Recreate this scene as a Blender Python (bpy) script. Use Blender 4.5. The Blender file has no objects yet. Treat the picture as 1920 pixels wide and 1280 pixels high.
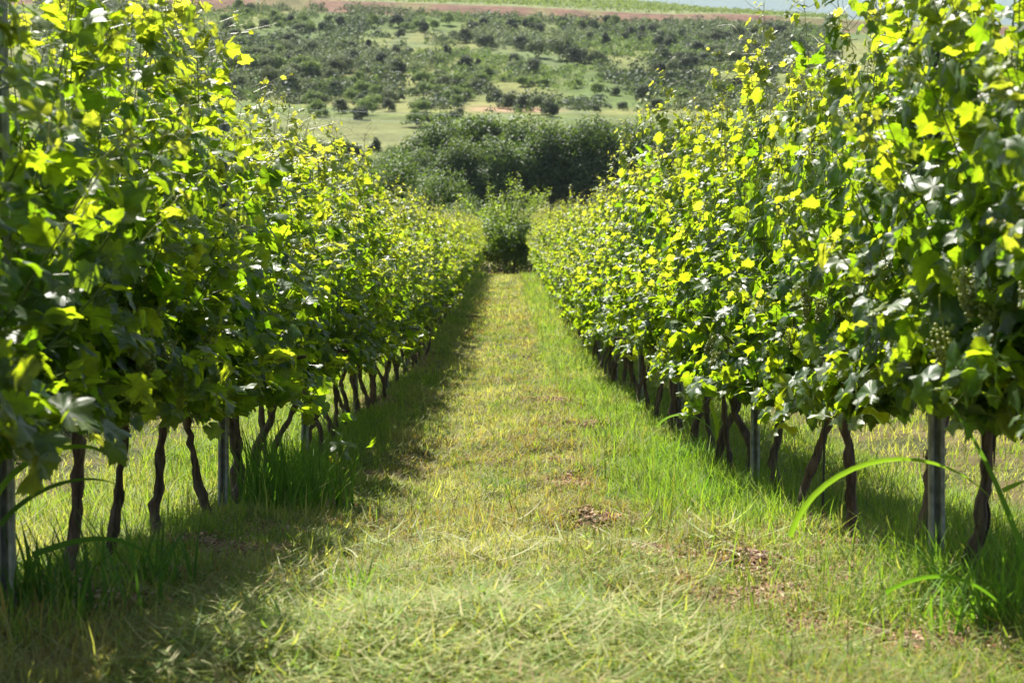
import bpy, math
import numpy as np
R = math.radians
C = bpy.context.scene
COL = C.collection
F = 3733.0            # focal length in photograph pixels (1920 wide)
CAMZ = 1.1
# ------------------------------------------------------------------ camera, light
cam_d = bpy.data.cameras.new('camera'); cam = bpy.data.objects.new('camera', cam_d); COL.objects.link(cam)
cam_d.sensor_width = 36.0; cam_d.lens = F * 36.0 / 1920.0
cam_d.clip_start = 0.05; cam_d.clip_end = 9000
PITCH = math.atan(170 / F); YAW = math.atan(10 / F)
cam.location = (0, 0, CAMZ); cam.rotation_euler = (R(90) - PITCH, 0, -YAW)
cam_d.dof.use_dof = True; cam_d.dof.focus_distance = 10.0; cam_d.dof.aperture_fstop = 8.0
C.camera = cam
SUN_EL = R(53); SUN_AZ = R(22)      # azimuth to the left of the lane direction (+y)
W = bpy.data.worlds.new('World'); C.world = W; W.use_nodes = True
wn = W.node_tree.nodes; wl = W.node_tree.links
sky = wn.new('ShaderNodeTexSky'); sky.sky_type = 'NISHITA'; sky.sun_disc = False
sky.sun_elevation = SUN_EL; sky.sun_rotation = -SUN_AZ; sky.dust_density = 1.5
wn['Background'].inputs['Strength'].default_value = 0.058
wl.new(sky.outputs[0], wn['Background'].inputs['Color'])
sd = bpy.data.lights.new('sun', 'SUN'); sd.energy = 5.0; sd.angle = R(0.5); sd.color = (1.0, 0.95, 0.86)
sun = bpy.data.objects.new('sun', sd); COL.objects.link(sun)
sun.rotation_euler = (R(90) - SUN_EL, 0, SUN_AZ + math.pi)   # light comes from ahead, left and high
sun.location = (-20, 60, 80)
C.view_settings.view_transform = 'Standard'; C.view_settings.look = 'None'
C.view_settings.exposure = 1.58; C.view_settings.gamma = 1.0
C.render.engine = 'CYCLES'
cy = C.cycles
cy.max_bounces = 7; cy.diffuse_bounces = 4; cy.glossy_bounces = 2; cy.transmission_bounces = 4
cy.transparent_max_bounces = 4; cy.volume_bounces = 0; cy.use_denoising = True
cy.sample_clamp_indirect = 8; cy.caustics_reflective = False; cy.caustics_refractive = False

# ------------------------------------------------------------------ helpers
rng = np.random.default_rng(7)

class MB:
    """collects vertices, faces and a per-vertex colour, builds ONE mesh object"""
    def __init__(s): s.v = []; s.f = []; s.c = []; s.n = 0
    def add(s, v, f, c=None):
        v = np.asarray(v, float).reshape(-1, 3); f = np.asarray(f, int)
        s.v.append(v); s.f.append(f + s.n); s.n += len(v)
        if c is None: c = (0.5, 0, 0, 1)
        c = np.asarray(c, float)
        if c.ndim == 1: c = np.tile(c, (len(v), 1))
        s.c.append(c)
    def mesh(s, name, mat, smooth=False):
        me = bpy.data.meshes.new(name)
        v = np.concatenate(s.v); c = np.concatenate(s.c)
        loops = np.concatenate([f.ravel() for f in s.f])
        tot = np.concatenate([np.full(len(f), f.shape[1]) for f in s.f])
        start = np.concatenate([[0], np.cumsum(tot)[:-1]])
        me.vertices.add(len(v)); me.vertices.foreach_set('co', v.astype(np.float32).ravel())
        me.loops.add(len(loops)); me.loops.foreach_set('vertex_index', loops.astype(np.int32))
        me.polygons.add(len(tot)); me.polygons.foreach_set('loop_start', start.astype(np.int32))
        me.polygons.foreach_set('use_smooth', np.full(len(tot), smooth))
        me.update(calc_edges=True); me.validate()
        a = me.color_attributes.new('col', 'FLOAT_COLOR', 'POINT')
        a.data.foreach_set('color', c.astype(np.float32).ravel())
        me.materials.append(mat)
        return me
    def build(s, name, mat, parent=None, smooth=False):
        return link(name, s.mesh(name, mat, smooth), parent)

def link(name, me, parent=None):
    o = bpy.data.objects.new(name, me); COL.objects.link(o)
    if parent is not None: o.parent = parent
    return o

def tag(o, label=None, cat=None, group=None, kind=None):
    if label: o['label'] = label
    if cat: o['category'] = cat
    if group: o['group'] = group
    if kind: o['kind'] = kind
    return o

def thing(name, label, cat, loc=(0, 0, 0), rz=0.0, group=None):
    o = bpy.data.objects.new(name, None); COL.objects.link(o)
    o.empty_display_size = 0.2
    o.location = loc; o.rotation_euler = (0, 0, rz)
    return tag(o, label, cat, group)

ONES = ['', 'first', 'second', 'third', 'fourth', 'fifth', 'sixth', 'seventh', 'eighth', 'ninth', 'tenth', 'eleventh', 'twelfth',
        'thirteenth', 'fourteenth', 'fifteenth', 'sixteenth', 'seventeenth', 'eighteenth', 'nineteenth']
TENS = {2: 'twent', 3: 'thirt', 4: 'fort', 5: 'fift', 6: 'sixt', 7: 'sevent'}
def nth(n):
    if n < 20: return ONES[n]
    t, u = divmod(n, 10)
    return TENS[t] + 'ieth' if u == 0 else TENS[t] + 'y-' + ONES[u]

def norm(v): return v / np.maximum(np.linalg.norm(v, axis=-1, keepdims=True), 1e-9)

def tube(path, rad, k=8, rough=0.0, rg=None, capped=True):
    path = np.asarray(path, float); n = len(path); rad = np.broadcast_to(np.asarray(rad, float), (n,))
    tan = norm(np.gradient(path, axis=0))
    up = np.array([1.0, 0, 0]) if abs(tan[0][0]) < 0.8 else np.array([0, 1.0, 0])
    rings = []
    a = np.linspace(0, 2 * math.pi, k, endpoint=False)
    rr = 1 + (rg.normal(0, rough, k)[None, :] + rg.normal(0, rough * .6, (n, k)) if rough else np.zeros((n, k)))
    for i in range(n):
        u = up - tan[i] * np.dot(up, tan[i]); u = u / np.linalg.norm(u); w = np.cross(tan[i], u); up = u
        rings.append(path[i] + rad[i] * rr[i][:, None] * (np.cos(a)[:, None] * u + np.sin(a)[:, None] * w))
    v = np.concatenate(rings)
    i0 = (np.arange(n - 1)[:, None] * k + np.arange(k)[None, :]).ravel()
    i1 = (np.arange(n - 1)[:, None] * k + (np.arange(k)[None, :] + 1) % k).ravel()
    f = np.stack([i0, i1, i1 + k, i0 + k], 1)
    return v, f

_tab = np.random.default_rng(99).random((64, 64))
def vnoise(x, y, s=1.0):
    x = np.asarray(x, float) / s; y = np.asarray(y, float) / s
    xi = np.floor(x).astype(int); yi = np.floor(y).astype(int)
    fx = x - xi; fy = y - yi; fx = fx * fx * (3 - 2 * fx); fy = fy * fy * (3 - 2 * fy)
    g = lambda a, b: _tab[a % 64, b % 64]
    return (g(xi, yi) * (1 - fx) + g(xi + 1, yi) * fx) * (1 - fy) + (g(xi, yi + 1) * (1 - fx) + g(xi + 1, yi + 1) * fx) * fy
def fbm(x, y, s, o=4):
    t = 0; a = 1; tt = 0
    for i in range(o):
        t = t + a * vnoise(np.asarray(x) + 31.7 * i, np.asarray(y) + 17.3 * i, s / 2 ** i); tt += a; a *= .5
    return t / tt
def sstep(a, b, x):
    t = np.clip((np.asarray(x, float) - a) / (b - a), 0, 1); return t * t * (3 - 2 * t)

# ------------------------------------------------------------------ terrain
PD = np.array([-40, 0, 4, 6.3, 7.2, 9.5, 12, 15, 18, 24.5, 31, 50, 75, 86, 97, 112, 130, 155, 200, 230, 262, 330, 360, 480, 590, 603, 616, 700, 900, 1000, 1400])
PZ = np.array([-.80, -.85, -.92, -1.0, -1.1, -1.24, -1.32, -1.38, -1.46, -1.58, -1.52, -1.30, -.94, -.9, -.6, .5, 1.7, 2.2, 4.0, 6.0, 12.7, 22.6, 26.5, 47.0, 67.0, 69.5, 74.0, 86.5, 117., 121., 110.])
LANE = 1.25
def terr(x, y):
    x = np.asarray(x, float); y = np.asarray(y, float)
    z = np.interp(y, PD, PZ) + CAMZ
    far = sstep(240, 600, y)
    z = z - 0.036 * x * far * np.clip(y / 610, 0, 1.3) - sstep(640, 900, y) * np.maximum(x + 10, 0) * 0.045
    z = z + sstep(90, 160, y) * (fbm(x, y, 40, 3) - .5) * 1.6 + far * (fbm(x + 200, y, 90, 4) - .5) * 7 * (1 - .6 * sstep(580, 600, y))
    near = 1 - sstep(60, 100, y)
    berm = np.exp(-((np.abs(x) - LANE) / .28) ** 2)
    z = z + near * (0.035 * berm + (fbm(x, y, .9, 3) - .5) * .07 + (fbm(x + 7, y, .22, 2) - .5) * .022 * (1 - sstep(14, 30, y)))
    z = z + near * (1 - sstep(20, 40, y)) * (.05 * sstep(.52, .72, fbm(x + 3, y * .33 + 5, .34, 2)) * sstep(-.35, .15, x) * (1 - sstep(.75, .95, x)) - .02 * np.exp(-((np.abs(x - .08) - .55) / .14) ** 2))
    z = z + .065 * np.exp(-((x + .12) / .5) ** 2 - ((y - 4.5 - .5 * (fbm(x, y * 0, .5, 2) - .5)) / .4) ** 2) * (.35 + 1.1 * fbm(x + 2, y, .28, 3))
    return z
def pix(px, py, d):
    """world point at depth d seen at photograph pixel (px,py); used for first placement only"""
    cx = (px - 960) / F; cyy = (640 - py) / F
    p = np.array([cx, 1.0, cyy])
    c, s = math.cos(-PITCH), math.sin(-PITCH); p = np.array([p[0], p[1] * c - p[2] * s, p[1] * s + p[2] * c])
    c, s = math.cos(-YAW), math.sin(-YAW); p = np.array([p[0] * c - p[1] * s, p[0] * s + p[1] * c, p[2]])
    return p / p[1] * d + np.array([0, 0, CAMZ])
def hillpix(px, py, lo=235., hi=1100.):
    d = np.linspace(lo, hi, 900); r = pix(px, py, 1.0) - [0, 0, CAMZ]
    x = r[0] * d; z = r[2] * d + CAMZ; t = terr(x, d)
    k = np.argmax(t >= z)
    return (x[k], d[k], t[k]) if (t >= z).any() else None

# ------------------------------------------------------------------ materials
def newmat(name):
    m = bpy.data.materials.new(name); m.use_nodes = True
    nt = m.node_tree; nt.nodes.clear()
    out = nt.nodes.new('ShaderNodeOutputMaterial')
    return m, nt, nt.nodes, nt.links, out
def nmix(nt, a, b, fac, blend='MIX'):
    n = nt.nodes.new('ShaderNodeMix'); n.data_type = 'RGBA'; n.blend_type = blend
    for sock, val in ((n.inputs[0], fac), (n.inputs[6], a), (n.inputs[7], b)):
        if hasattr(val, 'is_linked') or isinstance(val, bpy.types.NodeSocket): nt.links.new(val, sock)
        elif isinstance(val, (int, float)): sock.default_value = val
        else: sock.default_value = (*val, 1)
    return n.outputs[2]
def leaf_mat(name, dark, mid, young, tdark, tmid, tyoung, rough=.36, tfac=.5, under=None, coat=0.0):
    m, nt, N, L, out = newmat(name)
    at = N.new('ShaderNodeAttribute'); at.attribute_name = 'col'
    sp = N.new('ShaderNodeSeparateColor'); L.new(at.outputs['Color'], sp.inputs[0])
    r, y, v = sp.outputs
    pw = N.new('ShaderNodeMath'); pw.operation = 'POWER'; L.new(v, pw.inputs[0]); pw.inputs[1].default_value = 9
    pv = N.new('ShaderNodeMath'); pv.operation = 'MULTIPLY'; L.new(pw.outputs[0], pv.inputs[0]); pv.inputs[1].default_value = .45
    tc = N.new('ShaderNodeTexCoord'); nz = N.new('ShaderNodeTexNoise'); nz.inputs['Scale'].default_value = 22; nz.inputs['Detail'].default_value = 4; L.new(tc.outputs['Object'], nz.inputs['Vector'])
    mr = N.new('ShaderNodeMapRange'); L.new(nz.outputs[0], mr.inputs[0]); mr.inputs[1].default_value = .35; mr.inputs[2].default_value = .65; mr.inputs[3].default_value = .72; mr.inputs[4].default_value = 1.35
    base = nmix(nt, nmix(nt, dark, mid, r), young, y)
    vv = N.new('ShaderNodeVectorMath'); vv.operation = 'SCALE'; L.new(base, vv.inputs[0]); L.new(mr.outputs[0], vv.inputs['Scale']); base = vv.outputs[0]
    base = nmix(nt, base, tuple(min(1, c * 2.2) for c in mid), pv.outputs[0])
    if under:
        g = N.new('ShaderNodeNewGeometry'); base = nmix(nt, base, under, g.outputs['Backfacing'])
    tr = nmix(nt, nmix(nt, tdark, tmid, r), tyoung, y)
    tr = nmix(nt, tr, tuple(c * .55 for c in tdark), pv.outputs[0])
    p = N.new('ShaderNodeBsdfPrincipled'); L.new(base, p.inputs['Base Color']); p.inputs['Roughness'].default_value = rough
    p.inputs['Specular IOR Level'].default_value = .5; p.inputs['Coat Weight'].default_value = coat; p.inputs['Coat Roughness'].default_value = .34
    vt = N.new('ShaderNodeVectorMath'); vt.operation = 'SCALE'; L.new(tr, vt.inputs[0]); L.new(mr.outputs[0], vt.inputs['Scale']); tr = vt.outputs[0]
    t = N.new('ShaderNodeBsdfTranslucent'); L.new(tr, t.inputs['Color'])
    mx = N.new('ShaderNodeMixShader'); mx.inputs[0].default_value = tfac
    L.new(p.outputs[0], mx.inputs[1]); L.new(t.outputs[0], mx.inputs[2]); L.new(mx.outputs[0], out.inputs[0])
    return m
def attr_mat(name, rough=.6, tfac=.35, tgain=(1.3, 1.3, .6), spec=.3):
    m, nt, N, L, out = newmat(name)
    at = N.new('ShaderNodeAttribute'); at.attribute_name = 'col'
    p = N.new('ShaderNodeBsdfPrincipled'); L.new(at.outputs['Color'], p.inputs['Base Color']); p.inputs['Roughness'].default_value = rough
    p.inputs['Specular IOR Level'].default_value = spec
    t = N.new('ShaderNodeBsdfTranslucent')
    L.new(nmix(nt, at.outputs['Color'], tgain, 1.0, 'MULTIPLY'), t.inputs['Color'])
    mx = N.new('ShaderNodeMixShader'); mx.inputs[0].default_value = tfac
    L.new(p.outputs[0], mx.inputs[1]); L.new(t.outputs[0], mx.inputs[2]); L.new(mx.outputs[0], out.inputs[0])
    return m
def bark_mat(name, c1, c2, scale=30, stretch=.15, bump=.6):
    m, nt, N, L, out = newmat(name)
    tc = N.new('ShaderNodeTexCoord'); mp = N.new('ShaderNodeMapping'); mp.inputs['Scale'].default_value = (1, 1, stretch)
    L.new(tc.outputs['Object'], mp.inputs[0])
    nz = N.new('ShaderNodeTexNoise'); nz.inputs['Scale'].default_value = scale; nz.inputs['Detail'].default_value = 6; nz.inputs['Roughness'].default_value = .7
    L.new(mp.outputs[0], nz.inputs['Vector'])
    cr = N.new('ShaderNodeValToRGB'); cr.color_ramp.elements[0].position = .38; cr.color_ramp.elements[1].position = .66
    cr.color_ramp.elements[0].color = (*c1, 1); cr.color_ramp.elements[1].color = (*c2, 1)
    L.new(nz.outputs[0], cr.inputs[0])
    p = N.new('ShaderNodeBsdfPrincipled'); L.new(cr.outputs[0], p.inputs['Base Color']); p.inputs['Roughness'].default_value = .85
    b = N.new('ShaderNodeBump'); b.inputs['Strength'].default_value = bump; b.inputs['Distance'].default_value = .01
    L.new(nz.outputs[0], b.inputs['Height']); L.new(b.outputs[0], p.inputs['Normal'])
    L.new(p.outputs[0], out.inputs[0]); return m

M_leaf = leaf_mat('vine_leaf', (.022, .062, .014), (.05, .105, .018), (.20, .26, .045),
                  (.14, .33, .006), (.42, .52, .012), (.58, .55, .05), rough=.48, tfac=.6, under=(.10, .15, .07), coat=.14)
M_shoot = leaf_mat('green_shoot', (.08, .13, .03), (.13, .17, .04), (.26, .25, .06), (.2, .25, .03), (.2, .25, .03), (.4, .35, .05), rough=.45, tfac=.15)
M_grape = leaf_mat('young_grape', (.20, .26, .05), (.30, .34, .08), (.35, .36, .1), (.4, .45, .08), (.45, .5, .1), (.5, .5, .1), rough=.35, tfac=.35)
M_bark = bark_mat('vine_bark', (.035, .022, .015), (.17, .118, .085), 42, .10, 1.0)
M_treebark = bark_mat('tree_bark', (.04, .032, .025), (.13, .11, .09), 8, .2, .5)
M_grass = attr_mat('grass_blades', .65, .45, (1.45, 1.5, .5), .15)
M_litter = attr_mat('dead_litter', .75, .12, (1, .9, .6), .2)
M_tree_leaf = leaf_mat('tree_leaf', (.02, .05, .011), (.048, .10, .02), (.10, .16, .035), (.05, .11, .010), (.14, .25, .025), (.25, .32, .04), rough=.62, tfac=.34)
M_bush_leaf = leaf_mat('shrub_leaf', (.035, .08, .018), (.08, .14, .025), (.16, .22, .04), (.12, .22, .012), (.26, .40, .02), (.38, .48, .04), rough=.5, tfac=.5)
M_scrub_dark = leaf_mat('scrub_dark_leaf', (.034, .055, .026), (.06, .09, .036), (.08, .11, .04), (.05, .08, .02), (.11, .15, .035), (.1, .12, .04), rough=.7, tfac=.28)
M_scrub_olive = leaf_mat('scrub_olive_leaf', (.065, .10, .035), (.13, .175, .055), (.12, .15, .07), (.09, .12, .05), (.16, .2, .07), (.2, .23, .08), rough=.7, tfac=.35)
M_scrub_green = leaf_mat('scrub_green_leaf', (.06, .13, .022), (.14, .23, .035), (.15, .19, .05), (.10, .16, .03), (.2, .27, .05), (.28, .34, .06), rough=.7, tfac=.38)
def metal_mat():
    m, nt, N, L, out = newmat('galvanised_steel')
    tc = N.new('ShaderNodeTexCoord'); nz = N.new('ShaderNodeTexNoise'); nz.inputs['Scale'].default_value = 25; nz.inputs['Detail'].default_value = 5
    L.new(tc.outputs['Object'], nz.inputs['Vector'])
    cr = N.new('ShaderNodeValToRGB'); cr.color_ramp.elements[0].color = (.13, .13, .12, 1); cr.color_ramp.elements[1].color = (.34, .34, .31, 1)
    cr.color_ramp.elements[0].position = .3; cr.color_ramp.elements[1].position = .7; L.new(nz.outputs[0], cr.inputs[0])
    p = N.new('ShaderNodeBsdfPrincipled'); L.new(cr.outputs[0], p.inputs['Base Color']); p.inputs['Roughness'].default_value = .6; p.inputs['Metallic'].default_value = .1
    L.new(p.outputs[0], out.inputs[0]); return m
M_metal = metal_mat()
def plain(name, c, rough=.6, metal=0):
    m, nt, N, L, out = newmat(name); p = N.new('ShaderNodeBsdfPrincipled'); p.inputs['Base Color'].default_value = (*c, 1)
    p.inputs['Roughness'].default_value = rough; p.inputs['Metallic'].default_value = metal; L.new(p.outputs[0], out.inputs[0]); return m
M_wire = plain('wire', (.25, .25, .25), .4, .8)
M_cable = plain('cable', (.42, .44, .46), .5, .0)
M_rod = plain('dark_rod', (.02, .018, .015), .6)

# ground material: colour comes from vertex colour (what grows there) broken up by noise
def ground_mat(name, sc1, sc2, amp=.5, bump=.02, bd=.02):
    m, nt, N, L, out = newmat(name)
    at = N.new('ShaderNodeAttribute'); at.attribute_name = 'col'
    tc = N.new('ShaderNodeTexCoord')
    def nz(s, d=6):
        n = N.new('ShaderNodeTexNoise'); n.inputs['Scale'].default_value = s; n.inputs['Detail'].default_value = d; n.inputs['Roughness'].default_value = .7
        L.new(tc.outputs['Object'], n.inputs['Vector']); return n.outputs[0]
    a, b = nz(sc1), nz(sc2)
    mr = N.new('ShaderNodeMapRange'); L.new(a, mr.inputs[0]); mr.inputs[1].default_value = .3; mr.inputs[2].default_value = .7
    mr.inputs[3].default_value = 1 - amp; mr.inputs[4].default_value = 1 + amp
    mr2 = N.new('ShaderNodeMapRange'); L.new(b, mr2.inputs[0]); mr2.inputs[1].default_value = .3; mr2.inputs[2].default_value = .7
    mr2.inputs[3].default_value = 1 - amp * .7; mr2.inputs[4].default_value = 1 + amp * .7
    mu = N.new('ShaderNodeMath'); mu.operation = 'MULTIPLY'; L.new(mr.outputs[0], mu.inputs[0]); L.new(mr2.outputs[0], mu.inputs[1])
    vs = N.new('ShaderNodeVectorMath'); vs.operation = 'SCALE'; L.new(at.outputs['Color'], vs.inputs[0]); L.new(mu.outputs[0], vs.inputs['Scale'])
    p = N.new('ShaderNodeBsdfPrincipled'); L.new(vs.outputs[0], p.inputs['Base Color']); p.inputs['Roughness'].default_value = .95
    p.inputs['Specular IOR Level'].default_value = .1
    bp = N.new('ShaderNodeBump'); bp.inputs['Strength'].default_value = 1; bp.inputs['Distance'].default_value = bd
    L.new(b, bp.inputs['Height']); L.new(bp.outputs[0], p.inputs['Normal'])
    L.new(p.outputs[0], out.inputs[0]); return m
M_ground = ground_mat('vineyard_soil', 3.0, 45.0, .4, bd=.02)
M_hill = ground_mat('hillside_grass', .15, 1.1, .42, bd=.5)

def grid(xs, ys, colf, name, mat):
    X, Y = np.meshgrid(xs, ys); Z = terr(X, Y)
    v = np.stack([X, Y, Z], -1).reshape(-1, 3); nx = len(xs)
    i = (np.arange(len(ys) - 1)[:, None] * nx + np.arange(nx - 1)[None, :]).ravel()
    f = np.stack([i, i + 1, i + nx + 1, i + nx], 1)
    c = colf(X.ravel(), Y.ravel()); c = np.concatenate([c, np.ones((len(c), 1))], 1)
    b = MB(); b.add(v, f, c); return b.build(name, mat, smooth=True)
def lerp3(a, b, t): return np.asarray(a)[None, :] * (1 - t[:, None]) + np.asarray(b)[None, :] * t[:, None] if np.ndim(a) == 1 else a * (1 - t[:, None]) + np.asarray(b)[None, :] * t[:, None]

def bare(x, y):
    """how bare the soil is: patches along the vine rows"""
    ax = np.abs(x)
    s = np.zeros_like(x)
    for (bx, by, r) in BARE: s = np.maximum(s, np.exp(-(((x - bx) / r) ** 2 + ((y - by) / (r * 1.9)) ** 2)))
    n = sstep(.56, .7, fbm(x + 5, y * .6, .8, 3)) * np.exp(-((ax - LANE) / .35) ** 2)
    return np.clip(np.maximum(s * 1.1, n * .85), 0, 1)
BARE = [(.72, 5.6, .2), (.95, 4.7, .15), (.5, 6.5, .11), (1.25, 6.9, .22), (1.15, 8.5, .12), (.42, 8.3, .09), (.35, 11, .10), (.5, 19, .16), (-1.35, 5.3, .2), (.55, 5.4, .12), (.75, 5.0, .1), (-.9, 6.9, .12), (-.95, 9.6, .12), (.45, 12.6, .10), (1.02, 5.85, .13), (.82, 6.3, .14), (.95, 7.4, .14), (.30, 4.3, .06), (-1.2, 6.0, .17), (-1.0, 7.9, .13), (-1.1, 7.1, .16), (.74, 15.8, .16), (1.3, 7.9, .2), (1.1, 4.55, .13), (-.8, 11.5, .15), (.55, 9.6, .07)]

def gcol(x, y):
    n = fbm(x, y, .7, 4)
    c = lerp3((.055, .06, .02), (.12, .095, .04), sstep(.4, .62, n))
    c = lerp3(c, (.075, .10, .03), np.exp(-((np.abs(x) - 1.25) / .35) ** 2) * .7)
    c = lerp3(c, (.23, .125, .075), bare(x, y))
    c = lerp3(c, (.24, .14, .08), sstep(76, 79, y) * (1 - sstep(82, 88, y)) * .8)
    c = lerp3(c, (.26, .25, .13), sstep(84, 95, y))
    return c
xs = np.concatenate([-np.geomspace(60, 3.2, 26), np.linspace(-3, 3, 150), np.geomspace(3.2, 60, 26)])
ys = np.concatenate([np.linspace(-25, 2, 14), np.linspace(2.2, 20, 250), np.linspace(20.3, 50, 140), np.linspace(50.6, 100, 90)])
tag(grid(xs, ys, gcol, 'ground', M_ground), kind='structure')

def mtop(px): return 326 + 34 * (1 - sstep(430, 800, px))
def hillcol(x, y):
    n = fbm(x, y * .3 + x * .15, 24, 4); n2 = fbm(x + 90, y * .3 - x * .2, 9, 3)
    c = lerp3((.085, .125, .028), (.165, .175, .052), sstep(.38, .62, n))
    c = lerp3(c, (.09, .125, .045), sstep(.58, .72, n2) * .7)
    px = 950 + F * x / y
    # lower meadow: greener and even
    c = lerp3(c, (.095, .14, .032), sstep(250, 262, y) * (1 - sstep(-6, 4, y - mtop(px) + 8 * (n2 - .5))) * .8)
    c = lerp3(c, (.155, .155, .06), sstep(255, 262, y) * (1 - sstep(300, 330, y)) * sstep(.45, .65, n) * .7)
    c = lerp3(c, (.26, .25, .13), 1 - sstep(110, 150, y))
    # bare pinkish clearing
    e = np.exp(-((px - 960) / 85) ** 4 - ((y - 345 - (px - 960) * -.03) / 9) ** 2)
    c = lerp3(c, (.34, .22, .13), np.clip(e * 1.2, 0, 1) * (.5 + .5 * sstep(.35, .6, n2)))
    # red earth bank, with grassy gaps
    m = sstep(586, 590, y + 6 * (n2 - .5)) * (1 - sstep(617, 620, y)) 
    c = lerp3(c, (.15, .085, .055), m * (.45 + .55 * sstep(.3, .5, n2)))
    c = lerp3(c, (.15, .17, .07), sstep(619, 623, y))
    return c
xs2 = np.concatenate([np.linspace(-900, -260, 24), np.linspace(-250, 250, 240), np.linspace(260, 900, 24)])
ys2 = np.concatenate([np.linspace(100, 240, 60), np.linspace(242, 580, 150), np.linspace(582, 625, 60), np.linspace(630, 1400, 70)])
tag(grid(xs2, ys2, hillcol, 'hillside', M_hill), kind='structure')
# far blue mountain ridge behind the hill
def mountain():
    xs = np.linspace(-3500, 3500, 120); prof = 800 + 90 * (fbm(xs, xs * 0, 900, 4) - .5) - .03 * xs
    v = []; 
    for x, h in zip(xs, prof): v += [(x, 4200, -40), (x, 4900, h * .55), (x, 5600, h), (x, 7000, -40)]
    i = (np.arange(119)[:, None] * 4 + np.arange(3)[None, :]).ravel()
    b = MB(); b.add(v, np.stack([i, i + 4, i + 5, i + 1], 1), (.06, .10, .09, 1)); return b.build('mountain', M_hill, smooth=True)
tag(mountain(), kind='structure')

# ------------------------------------------------------------------ leaves
_half = [(0, 1.0), (5, .87), (9, .88), (15, .74), (20, .77), (27, .68), (33, .76), (38, .72), (45, .86), (52, .92), (57, .78), (63, .78), (70, .70), (78, .62),
         (87, .68), (92, .66), (100, .70), (106, .73), (113, .62), (122, .62), (132, .60), (143, .61), (155, .56), (168, .44), (180, .08)]
def leaf_template(k):
    rg = np.random.default_rng(40 + k)
    pts = [(a, r) for a, r in _half] + [(360 - a, r) for a, r in _half[1:-1][::-1]]
    A = np.array([R(a + rg.normal(0, 1.5)) for a, r in pts]); r = np.array([r for a, r in pts]) * (1 + rg.normal(0, .04, len(pts)))
    deg = np.array([a if a <= 180 else a - 360 for a, _ in pts], float)
    x = r * np.sin(A); y = r * np.cos(A)
    fold = rg.uniform(.03, .24); droop = rg.uniform(.08, .30); wav = rg.uniform(.04, .11); ph = rg.uniform(0, 6)
    z = fold * np.abs(x) - droop * (x * x + y * y) * .8 + wav * np.sin(5 * A + ph) * r - .12 * np.clip(y, 0, 1) ** 2
    vein = np.array([1 - min(1.0, min(abs(d - t) for t in (0, 52, -52, 106, -106, 150, -150)) / 16) for d in deg])
    # inner ring gives the blade a curved section instead of a flat fan
    xi, yi = x * .55, y * .55; zi = fold * np.abs(xi) - droop * (xi ** 2 + yi ** 2) * .8 + wav * .4 * np.sin(5 * A + ph) * r * .55 + .02 * (1 - vein)
    n = len(x)
    V = np.concatenate([[[0, 0, 0]], np.stack([xi, yi, zi], 1), np.stack([x, y, z], 1)])
    q = np.arange(n); q1 = (q + 1) % n
    T = np.concatenate([np.stack([np.zeros(n, int), 1 + q1, 1 + q], 1), np.stack([1 + q, 1 + q1, 1 + n + q1], 1), np.stack([1 + q, 1 + n + q1, 1 + n + q], 1)])
    vn = np.concatenate([[1], vein, vein])
    return V, T, vn
LT = [leaf_template(k) for k in range(6)]

def frames(nrm, tip):
    n = norm(nrm); t = tip - n * (tip * n).sum(-1, keepdims=True); t = norm(t); x = np.cross(t, n)
    return np.stack([x, t, n], 1)      # rows: local axes
def add_leaves(mb, pos, nrm, tip, size, rnd, young, rg, templates=LT):
    k = rg.integers(0, len(templates), len(pos)); Fm = frames(nrm, tip)
    for j, (V, T, vn) in enumerate(templates):
        s = k == j; m = s.sum()
        if not m: continue
        P = np.einsum('vi,mij->mvj', V, Fm[s]) * size[s][:, None, None] + pos[s][:, None, :]
        f = (T[None] + (np.arange(m) * len(V))[:, None, None]).reshape(-1, 3)
        c = np.stack([np.repeat(rnd[s][:, None], len(V), 1), np.repeat(young[s][:, None], len(V), 1), np.repeat(vn[None], m, 0), np.ones((m, len(V)))], -1)
        mb.add(P.reshape(-1, 3), f, c.reshape(-1, 4))

def quick_tubes(mb, A, B, r, col):
    """thin three-sided stalks from A to B"""
    d = norm(B - A); u = norm(np.cross(d, np.array([.3, .5, .81]))); w = np.cross(d, u); m = len(A)
    ring = []
    for E, rr in ((A, r), (B, r * .8)):
        for a in (0, 2.094, 4.189): ring.append(E + rr * (math.cos(a) * u + math.sin(a) * w))
    V = np.stack(ring, 1).reshape(-1, 3)
    q = np.array([[0, 1, 4, 3], [1, 2, 5, 4], [2, 0, 3, 5]])
    mb.add(V, (q[None] + (np.arange(m) * 6)[:, None, None]).reshape(-1, 4), col)

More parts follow.
